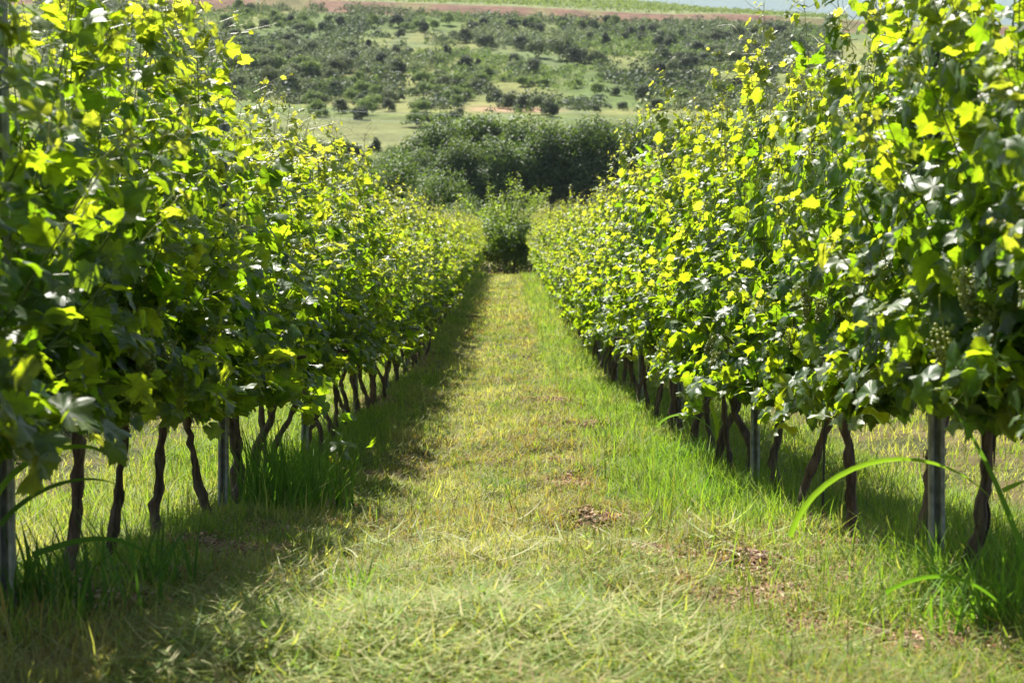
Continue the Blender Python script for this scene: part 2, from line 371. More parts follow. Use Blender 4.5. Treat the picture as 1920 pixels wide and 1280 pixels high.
def make_shoot(rg, path, mb_l, mb_s, size0=.098, taper=.42, young_from=.78, rad=.0036, lat=.92, tipsize=None):
    L = np.linalg.norm(np.diff(path, axis=0), axis=1); cum = np.concatenate([[0], np.cumsum(L)]); tot = cum[-1]
    v, f = tube(path, np.linspace(rad, rad * .35, len(path)), 5)
    yv = np.repeat(np.clip((cum / tot - .55) * 2, 0, 1), 5)
    c = np.stack([np.full(len(v), rg.random()), yv, np.zeros(len(v)), np.ones(len(v))], 1); mb_s.add(v, f, c)
    s = []; q = .04
    while q < tot: s.append(q); q += rg.uniform(.045, .066) * (1 if q < tot * .8 else .6)
    s = np.array(s); t = s / tot
    P = np.stack([np.interp(s, cum, path[:, i]) for i in range(3)], 1)
    m = len(s)
    def batch(P, t, sc, plen):
        m = len(P)
        side = np.where(rg.random(m) < .5 + np.clip(P[:, 0] * 1.8, -.42, .42), 1.0, -1.0)
        pd = norm(np.stack([side * rg.uniform(.4, 1.1, m), rg.normal(0, .6, m), rg.uniform(-.1, .7, m)], 1))
        pl = plen * rg.uniform(.6, 1.3, m) * (1 - .55 * t)
        Q = P + pd * pl[:, None]
        o = np.stack([np.sign(Q[:, 0]), np.zeros(m), np.zeros(m)], 1)
        nr = o * rg.uniform(.0, 1.0, m)[:, None] + np.array([0, 0, 1]) * rg.uniform(.05, 1.0, m)[:, None] + rg.normal(0, .42, (m, 3))
        tp = pd * .7 + np.array([0, 0, -1.0]) * rg.uniform(.0, 1.2, m)[:, None] + rg.normal(0, .35, (m, 3))
        sz = size0 * sc * (1 - (1 - taper) * t ** 1.5) * rg.uniform(.6, 1.2, m)
        sz = np.where(t > .93, sz * .55, sz)
        yg = np.clip((t - young_from) / (1 - young_from), 0, 1) * rg.uniform(.5, 1, m)
        add_leaves(mb_l, Q, nr, tp, sz, np.clip(rg.random(m) * .8 + .35 * t, 0, 1), yg, rg)
        col = np.repeat(np.stack([rg.random(m), yg, np.zeros(m), np.ones(m)], 1), 6, 0)
        quick_tubes(mb_s, P, Q, .0014, col)
    batch(P, t, 1.0, .075)
    k = rg.random(m) < lat
    if k.any(): batch(P[k] + rg.normal(0, .03, (k.sum(), 3)), t[k], .68, .13)
    return P, t

def curl(mb, p, d, ln, rg):
    """a tendril"""
    n = 12; t = np.linspace(0, 1, n)[:, None]; d = norm(d); e = norm(np.cross(d, rg.normal(0, 1, 3))); g = np.cross(d, e)
    ph = t * rg.uniform(2, 6); P = p + d * ln * t + (e * np.sin(ph) + g * (1 - np.cos(ph))) * ln * .22 * t
    v, f = tube(P, np.linspace(.0014, .0007, n), 4); mb.add(v, f, (.7, .9, 0, 1))

def canopy(rg, low=True):
    ml, ms = MB(), MB()
    n = 22
    for i in range(n):
        y0 = -.52 + 1.04 * (i + rg.random()) / n; side = 1 if i % 2 else -1
        t = np.linspace(0, 1, 14)
        kind = rg.random()
        H = rg.normal(1.92, .10); a = side * rg.uniform(.02, .30); amp = rg.normal(0, .03, 2)
        if kind < .27: H += rg.uniform(.15, .52)
        if kind > .66:      # floppy shoot that arches outwards
            a = side * rg.uniform(.30, .50); H = rg.uniform(1.1, 1.75)
            x = a * np.sin(t * math.pi * .55); z = .58 + (H - .58) * np.sin(t * math.pi * rg.uniform(.5, .68)); y = y0 + rg.normal(0, .16) * t
        else:
            x = a * (t ** .6) + amp[0] * np.sin(t * 7); z = .58 + (H - .58) * t; y = y0 + rg.normal(0, .10) * t + amp[1] * np.sin(t * 6 + 1)
        P, tt = make_shoot(rg, np.stack([x, y * np.ones_like(t), z], 1), ml, ms, young_from=.70 if kind < .2 else .8)
        top = P[-1]
        if kind < .3:
            for _ in range(3): curl(ms, P[-1 - rg.integers(0, 5)], np.array([rg.normal(0, .7), rg.normal(0, .7), .6]), rg.uniform(.1, .22), rg)
        elif rg.random() < .5: curl(ms, P[-1 - rg.integers(0, 8)], np.array([side, rg.normal(0, .7), .4]), rg.uniform(.08, .18), rg)
    if low:
        for i in range(13):
            y0 = rg.uniform(-.5, .5); side = 1 if i % 2 else -1; t = np.linspace(0, 1, 8)
            a = side * rg.uniform(.12, .42); dz = rg.uniform(-.20, .30) * (1 if rg.random() < .45 else .35)
            P = np.stack([a * t, y0 + rg.normal(0, .1) * t, .60 + dz * t + .1 * np.sin(t * 3)], 1)
            make_shoot(rg, P, ml, ms, taper=.75, lat=.9, young_from=.97)
    return ml, ms

def trunk_mb(rg, top_dx=0., top_dy=0., bend=0., r=.024, base=1.25, kn=None, h=.66, arms=True, bend2=0.):
    mb = MB(); t = np.linspace(0, 1, 26)
    x = top_dx * t + bend * np.sin(t * math.pi) + bend2 * np.sin(t * 2 * math.pi) + .013 * np.cumsum(rg.normal(0, .5, 26)) * t ** .2
    y = top_dy * t + rg.normal(0, .02) * np.sin(t * math.pi) + .013 * np.cumsum(rg.normal(0, .5, 26)) * t ** .2
    z = -.12 + (h + .12) * t
    rad = r * (1 + (base - 1) * np.exp(-t * 7) + .17 * rg.normal(0, 1, 26).clip(-1, 1.6) - .12 * t)
    for (kt, ks) in (kn or [(rg.uniform(.15, .5), .35), (.97, .5)]): rad = rad * (1 + ks * np.exp(-((t - kt) / .035) ** 2))
    v, f = tube(np.stack([x, y, z], 1), rad, 14, .12, rg); mb.add(v, f)
    # shreddy bark strips
    for _ in range(14):
        k0 = rg.integers(2, 18); k1 = k0 + rg.integers(3, 7); a = rg.uniform(0, 6.28)
        off = np.stack([np.cos(a + t[k0:k1] * 3), np.sin(a + t[k0:k1] * 3), np.zeros(k1 - k0)], 1) * (rad[k0:k1] * 1.03)[:, None]
        v, f = tube(np.stack([x, y, z], 1)[k0:k1] + off, r * .24 * np.sin(np.linspace(.4, 2.7, k1 - k0)), 5, .1, rg); mb.add(v, f)
    if arms:
        top = np.array([x[-1], y[-1], z[-1]])
        for s in (-1, 1):
            tt = np.linspace(0, 1, 12)
            P = np.stack([top[0] * (1 - tt) + rg.normal(0, .01, 12), top[1] + s * .5 * tt, top[2] - .02 + .05 * np.sin(tt * 2) + rg.normal(0, .006, 12)], 1)
            v, f = tube(P, np.linspace(r * .8, r * .5, 12), 8, .1, rg); mb.add(v, f)
    return mb

# small berries
def ico():
    p = (1 + 5 ** .5) / 2
    v = np.array([(-1, p, 0), (1, p, 0), (-1, -p, 0), (1, -p, 0), (0, -1, p), (0, 1, p), (0, -1, -p), (0, 1, -p), (p, 0, -1), (p, 0, 1), (-p, 0, -1), (-p, 0, 1)]) / math.sqrt(1 + p * p)
    f = np.array([(0, 11, 5), (0, 5, 1), (0, 1, 7), (0, 7, 10), (0, 10, 11), (1, 5, 9), (5, 11, 4), (11, 10, 2), (10, 7, 6), (7, 1, 8), (3, 9, 4), (3, 4, 2), (3, 2, 6), (3, 6, 8), (3, 8, 9), (4, 9, 5), (2, 4, 11), (6, 2, 10), (8, 6, 7), (9, 8, 1)])
    return v, f
IV, IF = ico()
def bunch_mesh(seed):
    rg = np.random.default_rng(seed); mb = MB(); L = rg.uniform(.11, .16); n = 150
    v, f = tube(np.stack([rg.normal(0, .002, 8), rg.normal(0, .002, 8), -np.linspace(-.05, L, 8)], 1), .0018, 5); mb.add(v, f, (.4, .3, 0, 1))
    t = rg.random(n) ** .8; a = rg.uniform(0, 6.28, n); w = .030 * (1 - t * .8) * rg.random(n) ** .4 + .003
    P = np.stack([w * np.cos(a), w * np.sin(a), -.01 - L * t], 1)
    P[:12] += np.array([.03, 0, .0])       # shoulder
    r = rg.uniform(.004, .0062, n)
    V = (IV[None] * r[:, None, None] + P[:, None]).reshape(-1, 3)
    mb.add(V, (IF[None] + (np.arange(n) * 12)[:, None, None]).reshape(-1, 3), np.repeat(np.stack([rg.random(n), rg.random(n) * .5, np.zeros(n), np.ones(n)], 1), 12, 0))
    return mb.mesh('grape_bunch', M_grape, True)
BUNCH = [bunch_mesh(s) for s in (1, 2, 3, 4)]

NV = 10
FOL = []; SHO = []; TRK = []
for k in range(NV):
    rg = np.random.default_rng(100 + k); ml, ms = canopy(rg)
    FOL.append(ml.mesh('foliage', M_leaf, True)); SHO.append(ms.mesh('shoots', M_shoot, True))
    TRK.append(trunk_mb(rg, rg.normal(0, .05), rg.normal(0, .08), rg.normal(0, .03), rg.uniform(.014, .020), rg.uniform(1.2, 2.0), bend2=rg.normal(0, .03)).mesh('trunk', M_bark, True))

# ------------------------------------------------------------------ trellis posts
def post_mesh():
    """galvanised open channel with rolled ribs and a row of wire hooks"""
    prof = [(-.030, .000), (-.030, .030), (-.024, .034), (-.016, .034), (-.012, .030), (-.012, .012), (-.005, .006), (.005, .006), (.012, .012), (.012, .030), (.016, .034), (.024, .034), (.030, .030), (.030, .000)]
    t = .0025
    P = np.array(prof); Q = P.copy(); d = np.gradient(P, axis=0); nn = np.stack([-d[:, 1], d[:, 0]], 1); nn = nn / np.linalg.norm(nn, axis=1, keepdims=True); Q = P - nn * t
    ring = np.concatenate([P, Q[::-1]]); m = len(ring); mb = MB(); zs = np.array([-.35, 1.78])
    V = np.concatenate([np.c_[ring, np.full(m, z)] for z in zs]); i = np.arange(m); j = (i + 1) % m
    mb.add(V, np.stack([i, j, j + m, i + m], 1))
    k = len(prof)
    mb.add(V[m:], np.array([[a, a + 1, m - 2 - a, m - 1 - a] for a in range(k - 1)]))
    for z in np.arange(.35, 1.75, .1):
        for sx in (-.031, .031):
            v, f = tube(np.array([(sx, .012, z), (sx * 1.22, .012, z + .006), (sx * 1.22, .012, z + .022)]), .0022, 5); mb.add(v, f)
    return mb.mesh('trellis_post', M_metal)
PM = post_mesh()
POSTS = {'left': [4.96, 8.75, 12.3], 'right': [5.76, 10.0, 14.35]}
for s in POSTS:
    while POSTS[s][-1] < 74: POSTS[s].append(POSTS[s][-1] + 4.2)
for s, sx in (('left', -1), ('right', 1)):
    for i, d in enumerate(POSTS[s]):
        x = sx * LANE; o = link('trellis_post', PM); z = float(terr(x, d))
        o.location = (x, d, z); o.scale = (.74, .86, 1); o.rotation_euler = (R(rng.normal(0, .8)), R(rng.normal(0, .8)), math.pi)
        if i < 6: tag(o, f'grey ribbed metal trellis post, {nth(i + 1)} from the camera in the {s} vine row', 'post', 'metal trellis posts')
        else: tag(o, f'distant grey metal trellis post hidden among leaves of the {s} vine row', 'post', f'distant posts of the {s} row')
# ------------------------------------------------------------------ vines
def vine(d, row, k, label, group, trunk=None, bunches=0, tdy=0., x=None, flip=None, hs=1.0):
    x = row if x is None else x
    t = thing('grapevine', label, 'grapevine', (x, d, float(terr(x, d))), 0, group)
    o = link('trunk', trunk or TRK[k % NV], t)
    if trunk is None: o.rotation_euler[2] = rng.uniform(0, 6.28) if False else (math.pi if rng.random() < .5 else 0)
    if trunk is None and rng.random() < .4:
        c2 = link('trunk', TRK[(k + 3) % NV], t); c2.location = (rng.normal(0, .03), rng.choice([-.28, .3]), 0); c2.rotation_euler[2] = rng.uniform(0, 6.28); c2.scale = (.85, .85, 1)
    fl = rng.random() < .5 if flip is None else flip
    sc = (rng.uniform(.90, 1.04), rng.uniform(1.0, 1.08), rng.uniform(.96, 1.035) * hs)
    if x > 0 and d < 8.5: sc = (sc[0] * .82, sc[1], sc[2])
    zj = rng.normal(-.01, .035)
    for nm, me in (('foliage', FOL[k % NV]), ('shoots', SHO[k % NV])):
        c = link(nm, me, t); c.rotation_euler[2] = math.pi if fl else 0; c.scale = sc; c.location[2] = zj + (1 - hs) * .30 - .05 * float(1 - sstep(9, 13, d))
    for b in range(bunches):
        c = link('grape_bunch', BUNCH[rng.integers(0, 4)], t)
        sd = -np.sign(x) if rng.random() < .75 else np.sign(x)
        c.location = (sd * rng.uniform(.03, .26), rng.uniform(-.5, .5), rng.uniform(.68, .95)); c.rotation_euler = (rng.normal(0, .2), rng.normal(0, .2), rng.uniform(0, 6))
        c.scale = [rng.uniform(.7, 1.05)] * 3
    return t
def ctrunk(seed, **kw): return trunk_mb(np.random.default_rng(seed), **kw).mesh('trunk', M_bark, True)
CT = {('left', 5.5): ctrunk(1, top_dx=.07, bend=.012, r=.0165), ('left', 6.25): ctrunk(2, top_dx=.03, bend=.012, bend2=-.012, r=.0155, kn=[(.3, .25)]),
      ('left', 7.2): ctrunk(3, top_dx=.06, bend=-.035, bend2=-.01, r=.0155, base=1.6), ('left', 8.3): ctrunk(4, top_dx=-.10, bend=-.03, bend2=.015, r=.0155, base=1.3, kn=[(.3, .5), (.22, .4)]),
      ('right', 5.35): ctrunk(5, top_dx=.10, bend=-.02, r=.019), ('right', 6.06): ctrunk(6, top_dx=.09, bend=.0, r=.0165, kn=[(.3, .3)]),
      ('right', 7.15): ctrunk(7, top_dx=-.05, bend=.01, r=.019, base=1.3), ('right', 8.2): ctrunk(8, top_dx=.03, bend=-.02, bend2=-.03, r=.0155, base=1.2),
      ('right', 9.45): ctrunk(9, top_dx=.02, bend=-.015, r=.018, base=1.25, kn=[(.2, .7), (.27, .5), (.13, .5)])}
for side, sx in (('left', -1), ('right', 1)):
    ds = [3.55, 4.5] + [d for (s, d) in CT if s == side]
    while ds[-1] < 76.2: ds.append(ds[-1] + rng.uniform(.93, 1.07))
    for i, d in enumerate(ds):
        if d < 32: lab = f'leafy grapevine in the {side} row beside the lane, {nth(i + 1)} vine from the camera'; grp = f'grapevines of the {side} row'
        elif d < 52: lab = f'small distant grapevine midway along the {side} row beside the lane'; grp = f'distant grapevines midway along the {side} row'
        else: lab = f'tiny grapevine at the far end of the {side} row near the dark bush'; grp = f'far grapevines at the end of the {side} row'
        k = int(rng.integers(0, NV))
        vine(d, sx * (LANE + rng.normal(0, .02)), k, lab, grp, CT.get((side, d)), bunches=(6 if d < 10 else 3 if d < 18 else 0), hs=(.83 + .02 * float(sstep(8, 14, d)) + .06 * float(sstep(16, 28, d)) if side == 'left' else .88 + .08 * float(sstep(8, 13, d))) * (1 if d < 60 else .95))
    # neighbouring row, seen beneath the canopy
    d = 12.5; i = 0
    while d < 46:
        i += 1
        lab = f'grapevine in the neighbouring row behind the {side} row, {nth(i)} from the near end' if i <= 8 else f'grapevine mostly hidden in the neighbouring row behind the {side} row'
        vine(d, sx * 3.75, int(rng.integers(0, NV)), lab, f'neighbouring row behind the {side} row'); d += rng.uniform(.97, 1.07)
# trellis wires
for side, sx in (('left', -1), ('right', 1)):
    for h, nm in ((.62, 'lowest'), (1.15, 'second'), (1.5, 'third'), (1.85, 'topmost')):
        ys_ = np.linspace(3, 76, 120); P = np.stack([np.full(120, sx * LANE + .036 * sx * -1), ys_, terr(np.full(120, sx * LANE), ys_) * 0 + np.interp(ys_, PD, PZ) + CAMZ + .035 + h], 1)
        v, f = tube(P, .0016, 5); b = MB(); b.add(v, f)
        tag(b.build('trellis_wire', M_wire), f'{nm} of the thin steel trellis wires strung through the {side} vine row', 'wire', 'trellis wires')
# thin dark support rod next to a vine
b = MB(); v, f = tube(np.array([(0, 0, -.1), (.008, 0, .4), (.028, 0, .95)]), .005, 6); b.add(v, f)
o = b.build('support_rod', M_rod); o.location = (1.29, 8.1, float(terr(1.29, 8.1))); tag(o, 'thin dark support rod standing beside a curved vine trunk in the right row', 'rod')

# low trailing shoot in the left row, hanging out over the grass
ml, ms = MB(), MB(); rg = np.random.default_rng(5); p0 = pix(560, 760, 8.7); p1 = pix(640, 880, 8.4)
t = np.linspace(0, 1, 12)[:, None]
P = p0 * (1 - t) + p1 * t + np.array([0, 0, .10]) * np.sin(t * math.pi); Pl = P - np.array(p0)
make_shoot(rg, Pl, ml, ms, size0=.075, taper=.8, lat=.6, young_from=.85)
o = thing('trailing_shoot', 'low leafy vine shoot hanging out over the grass beneath the left row', 'vine shoot', tuple(p0))
ml.build('foliage', M_leaf, o, True); ms.build('stem', M_shoot, o, True)

# ------------------------------------------------------------------ grass
def blades(mb, P, h, w, az, lean, curlv, col, seg=3):
    """ribbons of tapering grass; lean/curl in radians, az = direction of fall"""
    n = len(P); d = np.stack([np.cos(az), np.sin(az), np.zeros(n)], 1); s = np.stack([-np.sin(az), np.cos(az), np.zeros(n)], 1)
    cur = P.copy(); ang = lean.copy(); rows = []
    for k in range(seg + 1):
        wd = w * (1 - (k / seg) ** 1.6)
        if k < seg: rows += [cur - s * wd[:, None] / 2, cur + s * wd[:, None] / 2]
        else: rows += [cur]
        stp = h / seg
        cur = cur + stp[:, None] * (d * np.sin(ang)[:, None] + np.array([0, 0, 1]) * np.cos(ang)[:, None]); ang = ang + curlv / seg
    nv = len(rows); V = np.stack(rows, 1).reshape(-1, 3)
    T = []
    for k in range(seg - 1): a = 2 * k; T += [[a, a + 1, a + 3], [a, a + 3, a + 2]]
    a = 2 * (seg - 1); T += [[a, a + 1, a + 2]]
    f = (np.array(T)[None] + (np.arange(n) * nv)[:, None, None]).reshape(-1, 3)
    c = np.repeat(np.concatenate([col, np.ones((n, 1))], 1), nv, 0)
    mb.add(V, f, c)
STRAW = np.array([.36, .345, .15]); OLIVE = np.array([.21, .24, .065]); GREEN = np.array([.10, .18, .03]); LUSH = np.array([.19, .285, .045]); RUST = np.array([.26, .17, .07])
def scatter(n, x0, x1, y0, y1, p=1.0, rg=rng):
    """uniform in x, denser close to the camera"""
    u = rg.random(n); y = (y0 ** (1 - p) + u * (y1 ** (1 - p) - y0 ** (1 - p))) ** (1 / (1 - p)) if p != 1 else y0 * (y1 / y0) ** u
    return rg.uniform(x0, x1, n), y
def zpos(x, y): return np.stack([x, y, terr(x, y) - .004], 1)

rg = np.random.default_rng(21)
mb = MB()
# 1. mown sward everywhere
x, y = scatter(430000, -2.3, 2.3, 3.4, 80, 1.55, rg)
keep = (np.abs(x) / y < .30) & (rg.random(len(x)) > bare(x, y) * .93) & (rg.random(len(x)) < .35 + .9 * sstep(.36, .52, fbm(x + 9, y * .8, .16, 2)))
x, y = x[keep], y[keep]; n = len(x); ax = np.abs(x)
patch = fbm(x + 3, y * .35, .5, 4); patch2 = fbm(x + 40, y, 1.7, 3)
nearfade = .25 + .75 * sstep(6.5, 9, y); rowg = np.exp(-((ax - 1.15) / .42) ** 2)
rg_side = np.where(x > 0, sstep(.38, .62, x + .2 * (patch - .5)), sstep(.6, .95, -x)) * nearfade
dry = np.clip(sstep(.44, .64, patch) * .85 + .15 - rg_side * .5 + (rg.random(n) - .5) * .5, 0, 1)
c = lerp3(GREEN, OLIVE, rg.random(n)); c = c * (1 - dry[:, None]) + STRAW[None] * dry[:, None]
heap = sstep(.52, .72, fbm(x + 3, y * .33 + 5, .34, 2)) * sstep(.0, .25, x) * (1 - sstep(.75, .95, x)); c = lerp3(c, (.20, .175, .07), np.clip(heap * (rg.random(n) < .7), 0, 1))
rust = (sstep(.57, .68, patch2) * (rg.random(n) < .55) * (rg_side < .5)); c = lerp3(c, RUST, rust.astype(float) * .8)
c = np.where((rg.random(n) < rg_side * .6 * (dry < .5))[:, None], LUSH[None], c) * rg.uniform(.75, 1.25, (n, 1))
far = sstep(8, 60, y)
h = rg.uniform(.018, .05, n) * (1 + far * .9) * (1 + rg_side * .9) * (.8 + .5 * sstep(.35, .65, fbm(x, y, .3, 2)))
h *= 1 + 1.6 * (rg.random(n) < .06)
lying = rg.random(n) < .45
lean = np.where(lying, rg.uniform(1.0, 1.5, n), rg.uniform(.05, .8, n)); cv = rg.uniform(0, .9, n) * (~lying)
w = rg.uniform(.0022, .0045, n) * (1 + y / 11)
blades(mb, zpos(x, y) + np.array([0, 0, 1]) * (rg.random(n) * .02 * lying)[:, None], h * np.where(lying, 1.5, 1), w, rg.uniform(0, 6.283, n), lean, cv, c, 2)
m0 = 5200; cx_, cy_ = scatter(m0, -1.1, 1.3, 3.6, 60, 1.5, rg); q = 16
sz = rg.uniform(.4, 1.2, m0); x = np.repeat(cx_, q) + rg.normal(0, 1, m0 * q) * np.repeat(sz, q) * .022 * (1 + np.repeat(cy_, q) / 30); y = np.repeat(cy_, q) + rg.normal(0, .025, m0 * q); n = m0 * q
cc = np.array([GREEN, LUSH, OLIVE, OLIVE * 1.2, STRAW, GREEN * .7, RUST * .9])[rg.integers(0, 7, m0)]; c = np.repeat(cc, q, 0) * rg.uniform(.7, 1.3, (n, 1))
blades(mb, zpos(x, y), rg.uniform(.025, .075, n) * np.repeat(sz, q) * (1 + y / 60), rg.uniform(.002, .004, n) * (1 + y / 14), rg.uniform(0, 6.283, n), rg.uniform(.1, .9, n), rg.uniform(.1, 1.4, n), c, 3)
tag(mb.build('mown_grass', M_grass), 'short dry mown grass covering the lane between the vine rows', 'grass', kind='stuff')

# 2. grass beyond the rows
mb = MB(); rg = np.random.default_rng(22)
for sx in (-1, 1):
    x, y = scatter(70000, 1.8, 11, 6.5, 48, 1.3, rg); x = x * sx
    k = np.abs(x) / y < .29; x, y = x[k], y[k]; n = len(x)
    p = fbm(x, y, .8, 3); dry = np.clip(sstep(.4, .6, p) + (rg.random(n) - .5) * .6, 0, 1) * .8
    c = lerp3(GREEN * 1.1, OLIVE, rg.random(n)); c = c * (1 - dry[:, None]) + STRAW[None] * dry[:, None]; c *= rg.uniform(.8, 1.25, (n, 1))
    blades(mb, zpos(x, y), rg.uniform(.03, .09, n) * (1 + y / 40), rg.uniform(.004, .007, n) * (1 + y / 22), rg.uniform(0, 6.283, n), rg.uniform(.1, 1.3, n), rg.uniform(0, .9, n), c, 2)
tag(mb.build('side_grass', M_grass), 'sunlit mown grass seen beneath the vines beyond both rows', 'grass', kind='stuff')

# 3. taller green grass along the rows
mb = MB(); rg = np.random.default_rng(23)
n0 = 62000
x, y = scatter(n0, .55, 1.75, 4.4, 76, 1.35, rg); x = x * np.where(rg.random(n0) < .5, -1, 1)
x = np.where(x < 0, -1.0 - (-x - .55) * .75, .62 + (x - .55) * .95)
cl = .7 * fbm(x + 11, y * .7, .5, 3) + .3 * fbm(x, y + 9, 1.8, 2); ok = (rg.random(n0) < sstep(.44, .62, cl) * 1.2) & (np.abs(x) / y < .29) & (rg.random(n0) > bare(x, y) * 1.2) & ((x > 0) | (y > 7.5) | (rg.random(n0) < .25))& ((x < 0) | (y > 8) | (x > 1.15) | (rg.random(n0) < .15))
x, y, cl = x[ok], y[ok], cl[ok]; n = len(x)
c = lerp3(LUSH, GREEN, rg.random(n)) * rg.uniform(.75, 1.3, (n, 1)); c = lerp3(c, STRAW, (rg.random(n) < .08).astype(float) * .7)
h = rg.uniform(.03, .13, n) * (.45 + 1.3 * sstep(.4, .7, cl)) * (1 - .45 * sstep(11, 16, y))
blades(mb, zpos(x, y), h, rg.uniform(.0025, .0048, n) * (1 + y / 18), rg.uniform(0, 6.283, n), rg.uniform(.02, .5, n), rg.uniform(.2, 1.5, n), c, 3)
# lush drift on the right between the lane and posts
for (cx_, cy_, rx, ry, m_, hh) in ((1.0, 10.4, .26, 2.4, 3600, .19), (1.0, 8.6, .2, 1.0, 900, .13), (-1.05, 10.8, .12, 1.6, 2600, .18), (-1.1, 14.5, .16, 3.0, 2400, .10), (.95, 18, .20, 5, 2000, .12), (-1.3, 6.3, .22, .6, 1200, .10), (1.35, 5.4, .3, .6, 1500, .16)):
    x = cx_ + rg.normal(0, rx * .6, m_); y = cy_ + rg.normal(0, ry * .6, m_); c = lerp3(LUSH * 1.05, GREEN, rg.random(m_)) * rg.uniform(.8, 1.3, (m_, 1))
    blades(mb, zpos(x, y), rg.uniform(.35, 1.1, m_) * hh, rg.uniform(.003, .0055, m_) * (1 + y / 30), rg.uniform(0, 6.283, m_), rg.uniform(.02, .45, m_), rg.uniform(.3, 1.8, m_), c, 4)
tag(mb.build('tall_grass', M_grass), 'bright green taller grass growing along the foot of both vine rows', 'grass', kind='stuff')

# 4. cut blades lying on the lane (pale clippings)
mb = MB(); rg = np.random.default_rng(24)
def clips(n, x0, x1, y0, y1, L0, L1, w0, w1, cols, up=.03, p=1.6):
    x, y = scatter(n, x0, x1, y0, y1, p, rg); cc = np.array(cols)[rg.integers(0, len(cols), n)] * rg.uniform(.75, 1.2, (n, 1))
    kk = rg.random(n) > bare(x, y) * 1.1; x, y, cc = x[kk], y[kk], cc[kk]; n = len(x)
    P = zpos(x, y) + np.array([0, 0, 1]) * (.012 + rg.random(n) * up)[:, None]
    blades(mb, P, rg.uniform(L0, L1, n), rg.uniform(w0, w1, n) * (1 + y / 30), rg.uniform(0, 6.283, n), rg.uniform(1.2, 1.65, n), rg.uniform(-.9, 1.3, n), cc, 4)
clips(34000, -1.0, 1.15, 3.6, 30, .04, .12, .002, .0045, [STRAW * .95, STRAW * .7, OLIVE * 1.2, (.24, .28, .10), RUST], .025)
clips(12000, -.85, 1.4, 3.4, 6.0, .035, .14, .002, .0042, [(.27, .32, .08), (.20, .27, .05), (.36, .34, .14), (.14, .23, .035), (.10, .18, .03), (.24, .19, .08), (.30, .22, .10)], .07, 1.1)
clips(4200, -.75, .45, 3.9, 5.1, .05, .19, .003, .006, [(.34, .36, .14), (.26, .33, .09), (.42, .39, .19), (.16, .25, .05)], .07, 1.0)
clips(700, -.75, 1.3, 4.2, 8, .10, .26, .004, .009, [(.34, .42, .20), (.42, .42, .24)], .04, 1.3)
n = 26000; x, y = scatter(n, -.8, 1.5, 3.4, 6.2, 1.2, rg); kk = rg.random(n) > bare(x, y) * 1.15; x, y = x[kk], y[kk]; n = len(x)
c = np.array([LUSH, GREEN, OLIVE, OLIVE * 1.15])[rg.integers(0, 4, n)] * rg.uniform(.75, 1.3, (n, 1))
blades(mb, zpos(x, y), rg.uniform(.03, .10, n), rg.uniform(.0025, .0045, n), rg.uniform(0, 6.283, n), rg.uniform(.1, 1.2, n), rg.uniform(.2, 1.6, n), c, 3)
tag(mb.build('grass_clippings', M_grass), 'pale cut grass blades lying loose over the mown lane', 'clippings', kind='stuff')

# 5. reddish soil crumbs, dead leaves and chips on the bare patches
mb = MB(); rg = np.random.default_rng(25)
for (bx, by, r) in BARE:
    m = int(1500 * (r / .15) ** 2) + 120; x = bx + rg.normal(0, r * .85, m); y = by + rg.normal(0, r * 1.3, m); s = rg.uniform(.004, .02, m)
    cols = np.array([(.30, .15, .08), (.42, .26, .15), (.20, .10, .06), (.50, .38, .26), (.12, .07, .04)])[rg.integers(0, 5, m)]
    a = rg.uniform(0, 6.28, m); P = zpos(x, y) + np.array([0, 0, .014]); 
    e1 = np.stack([np.cos(a), np.sin(a), rg.normal(0, .4, m)], 1) * s[:, None]; e2 = np.stack([-np.sin(a), np.cos(a), rg.normal(0, .4, m)], 1) * (s * rg.uniform(.3, .8, m))[:, None]
    up = np.array([0, 0, 1]) * (s * .35)[:, None]
    V = np.stack([P - e1, P - e2, P + e1, P + e2, P + up * 1.4], 1).reshape(-1, 3)
    f = (np.array([[0, 1, 4], [1, 2, 4], [2, 3, 4], [3, 0, 4]])[None] + (np.arange(m) * 5)[:, None, None]).reshape(-1, 3)
    mb.add(V, f, np.repeat(np.concatenate([cols * rg.uniform(.7, 1.2, (m, 1)), np.ones((m, 1))], 1), 5, 0))
tag(mb.build('soil_litter', M_litter), 'reddish soil crumbs, chips and dead leaves on bare patches by the trunks', 'litter', kind='stuff')

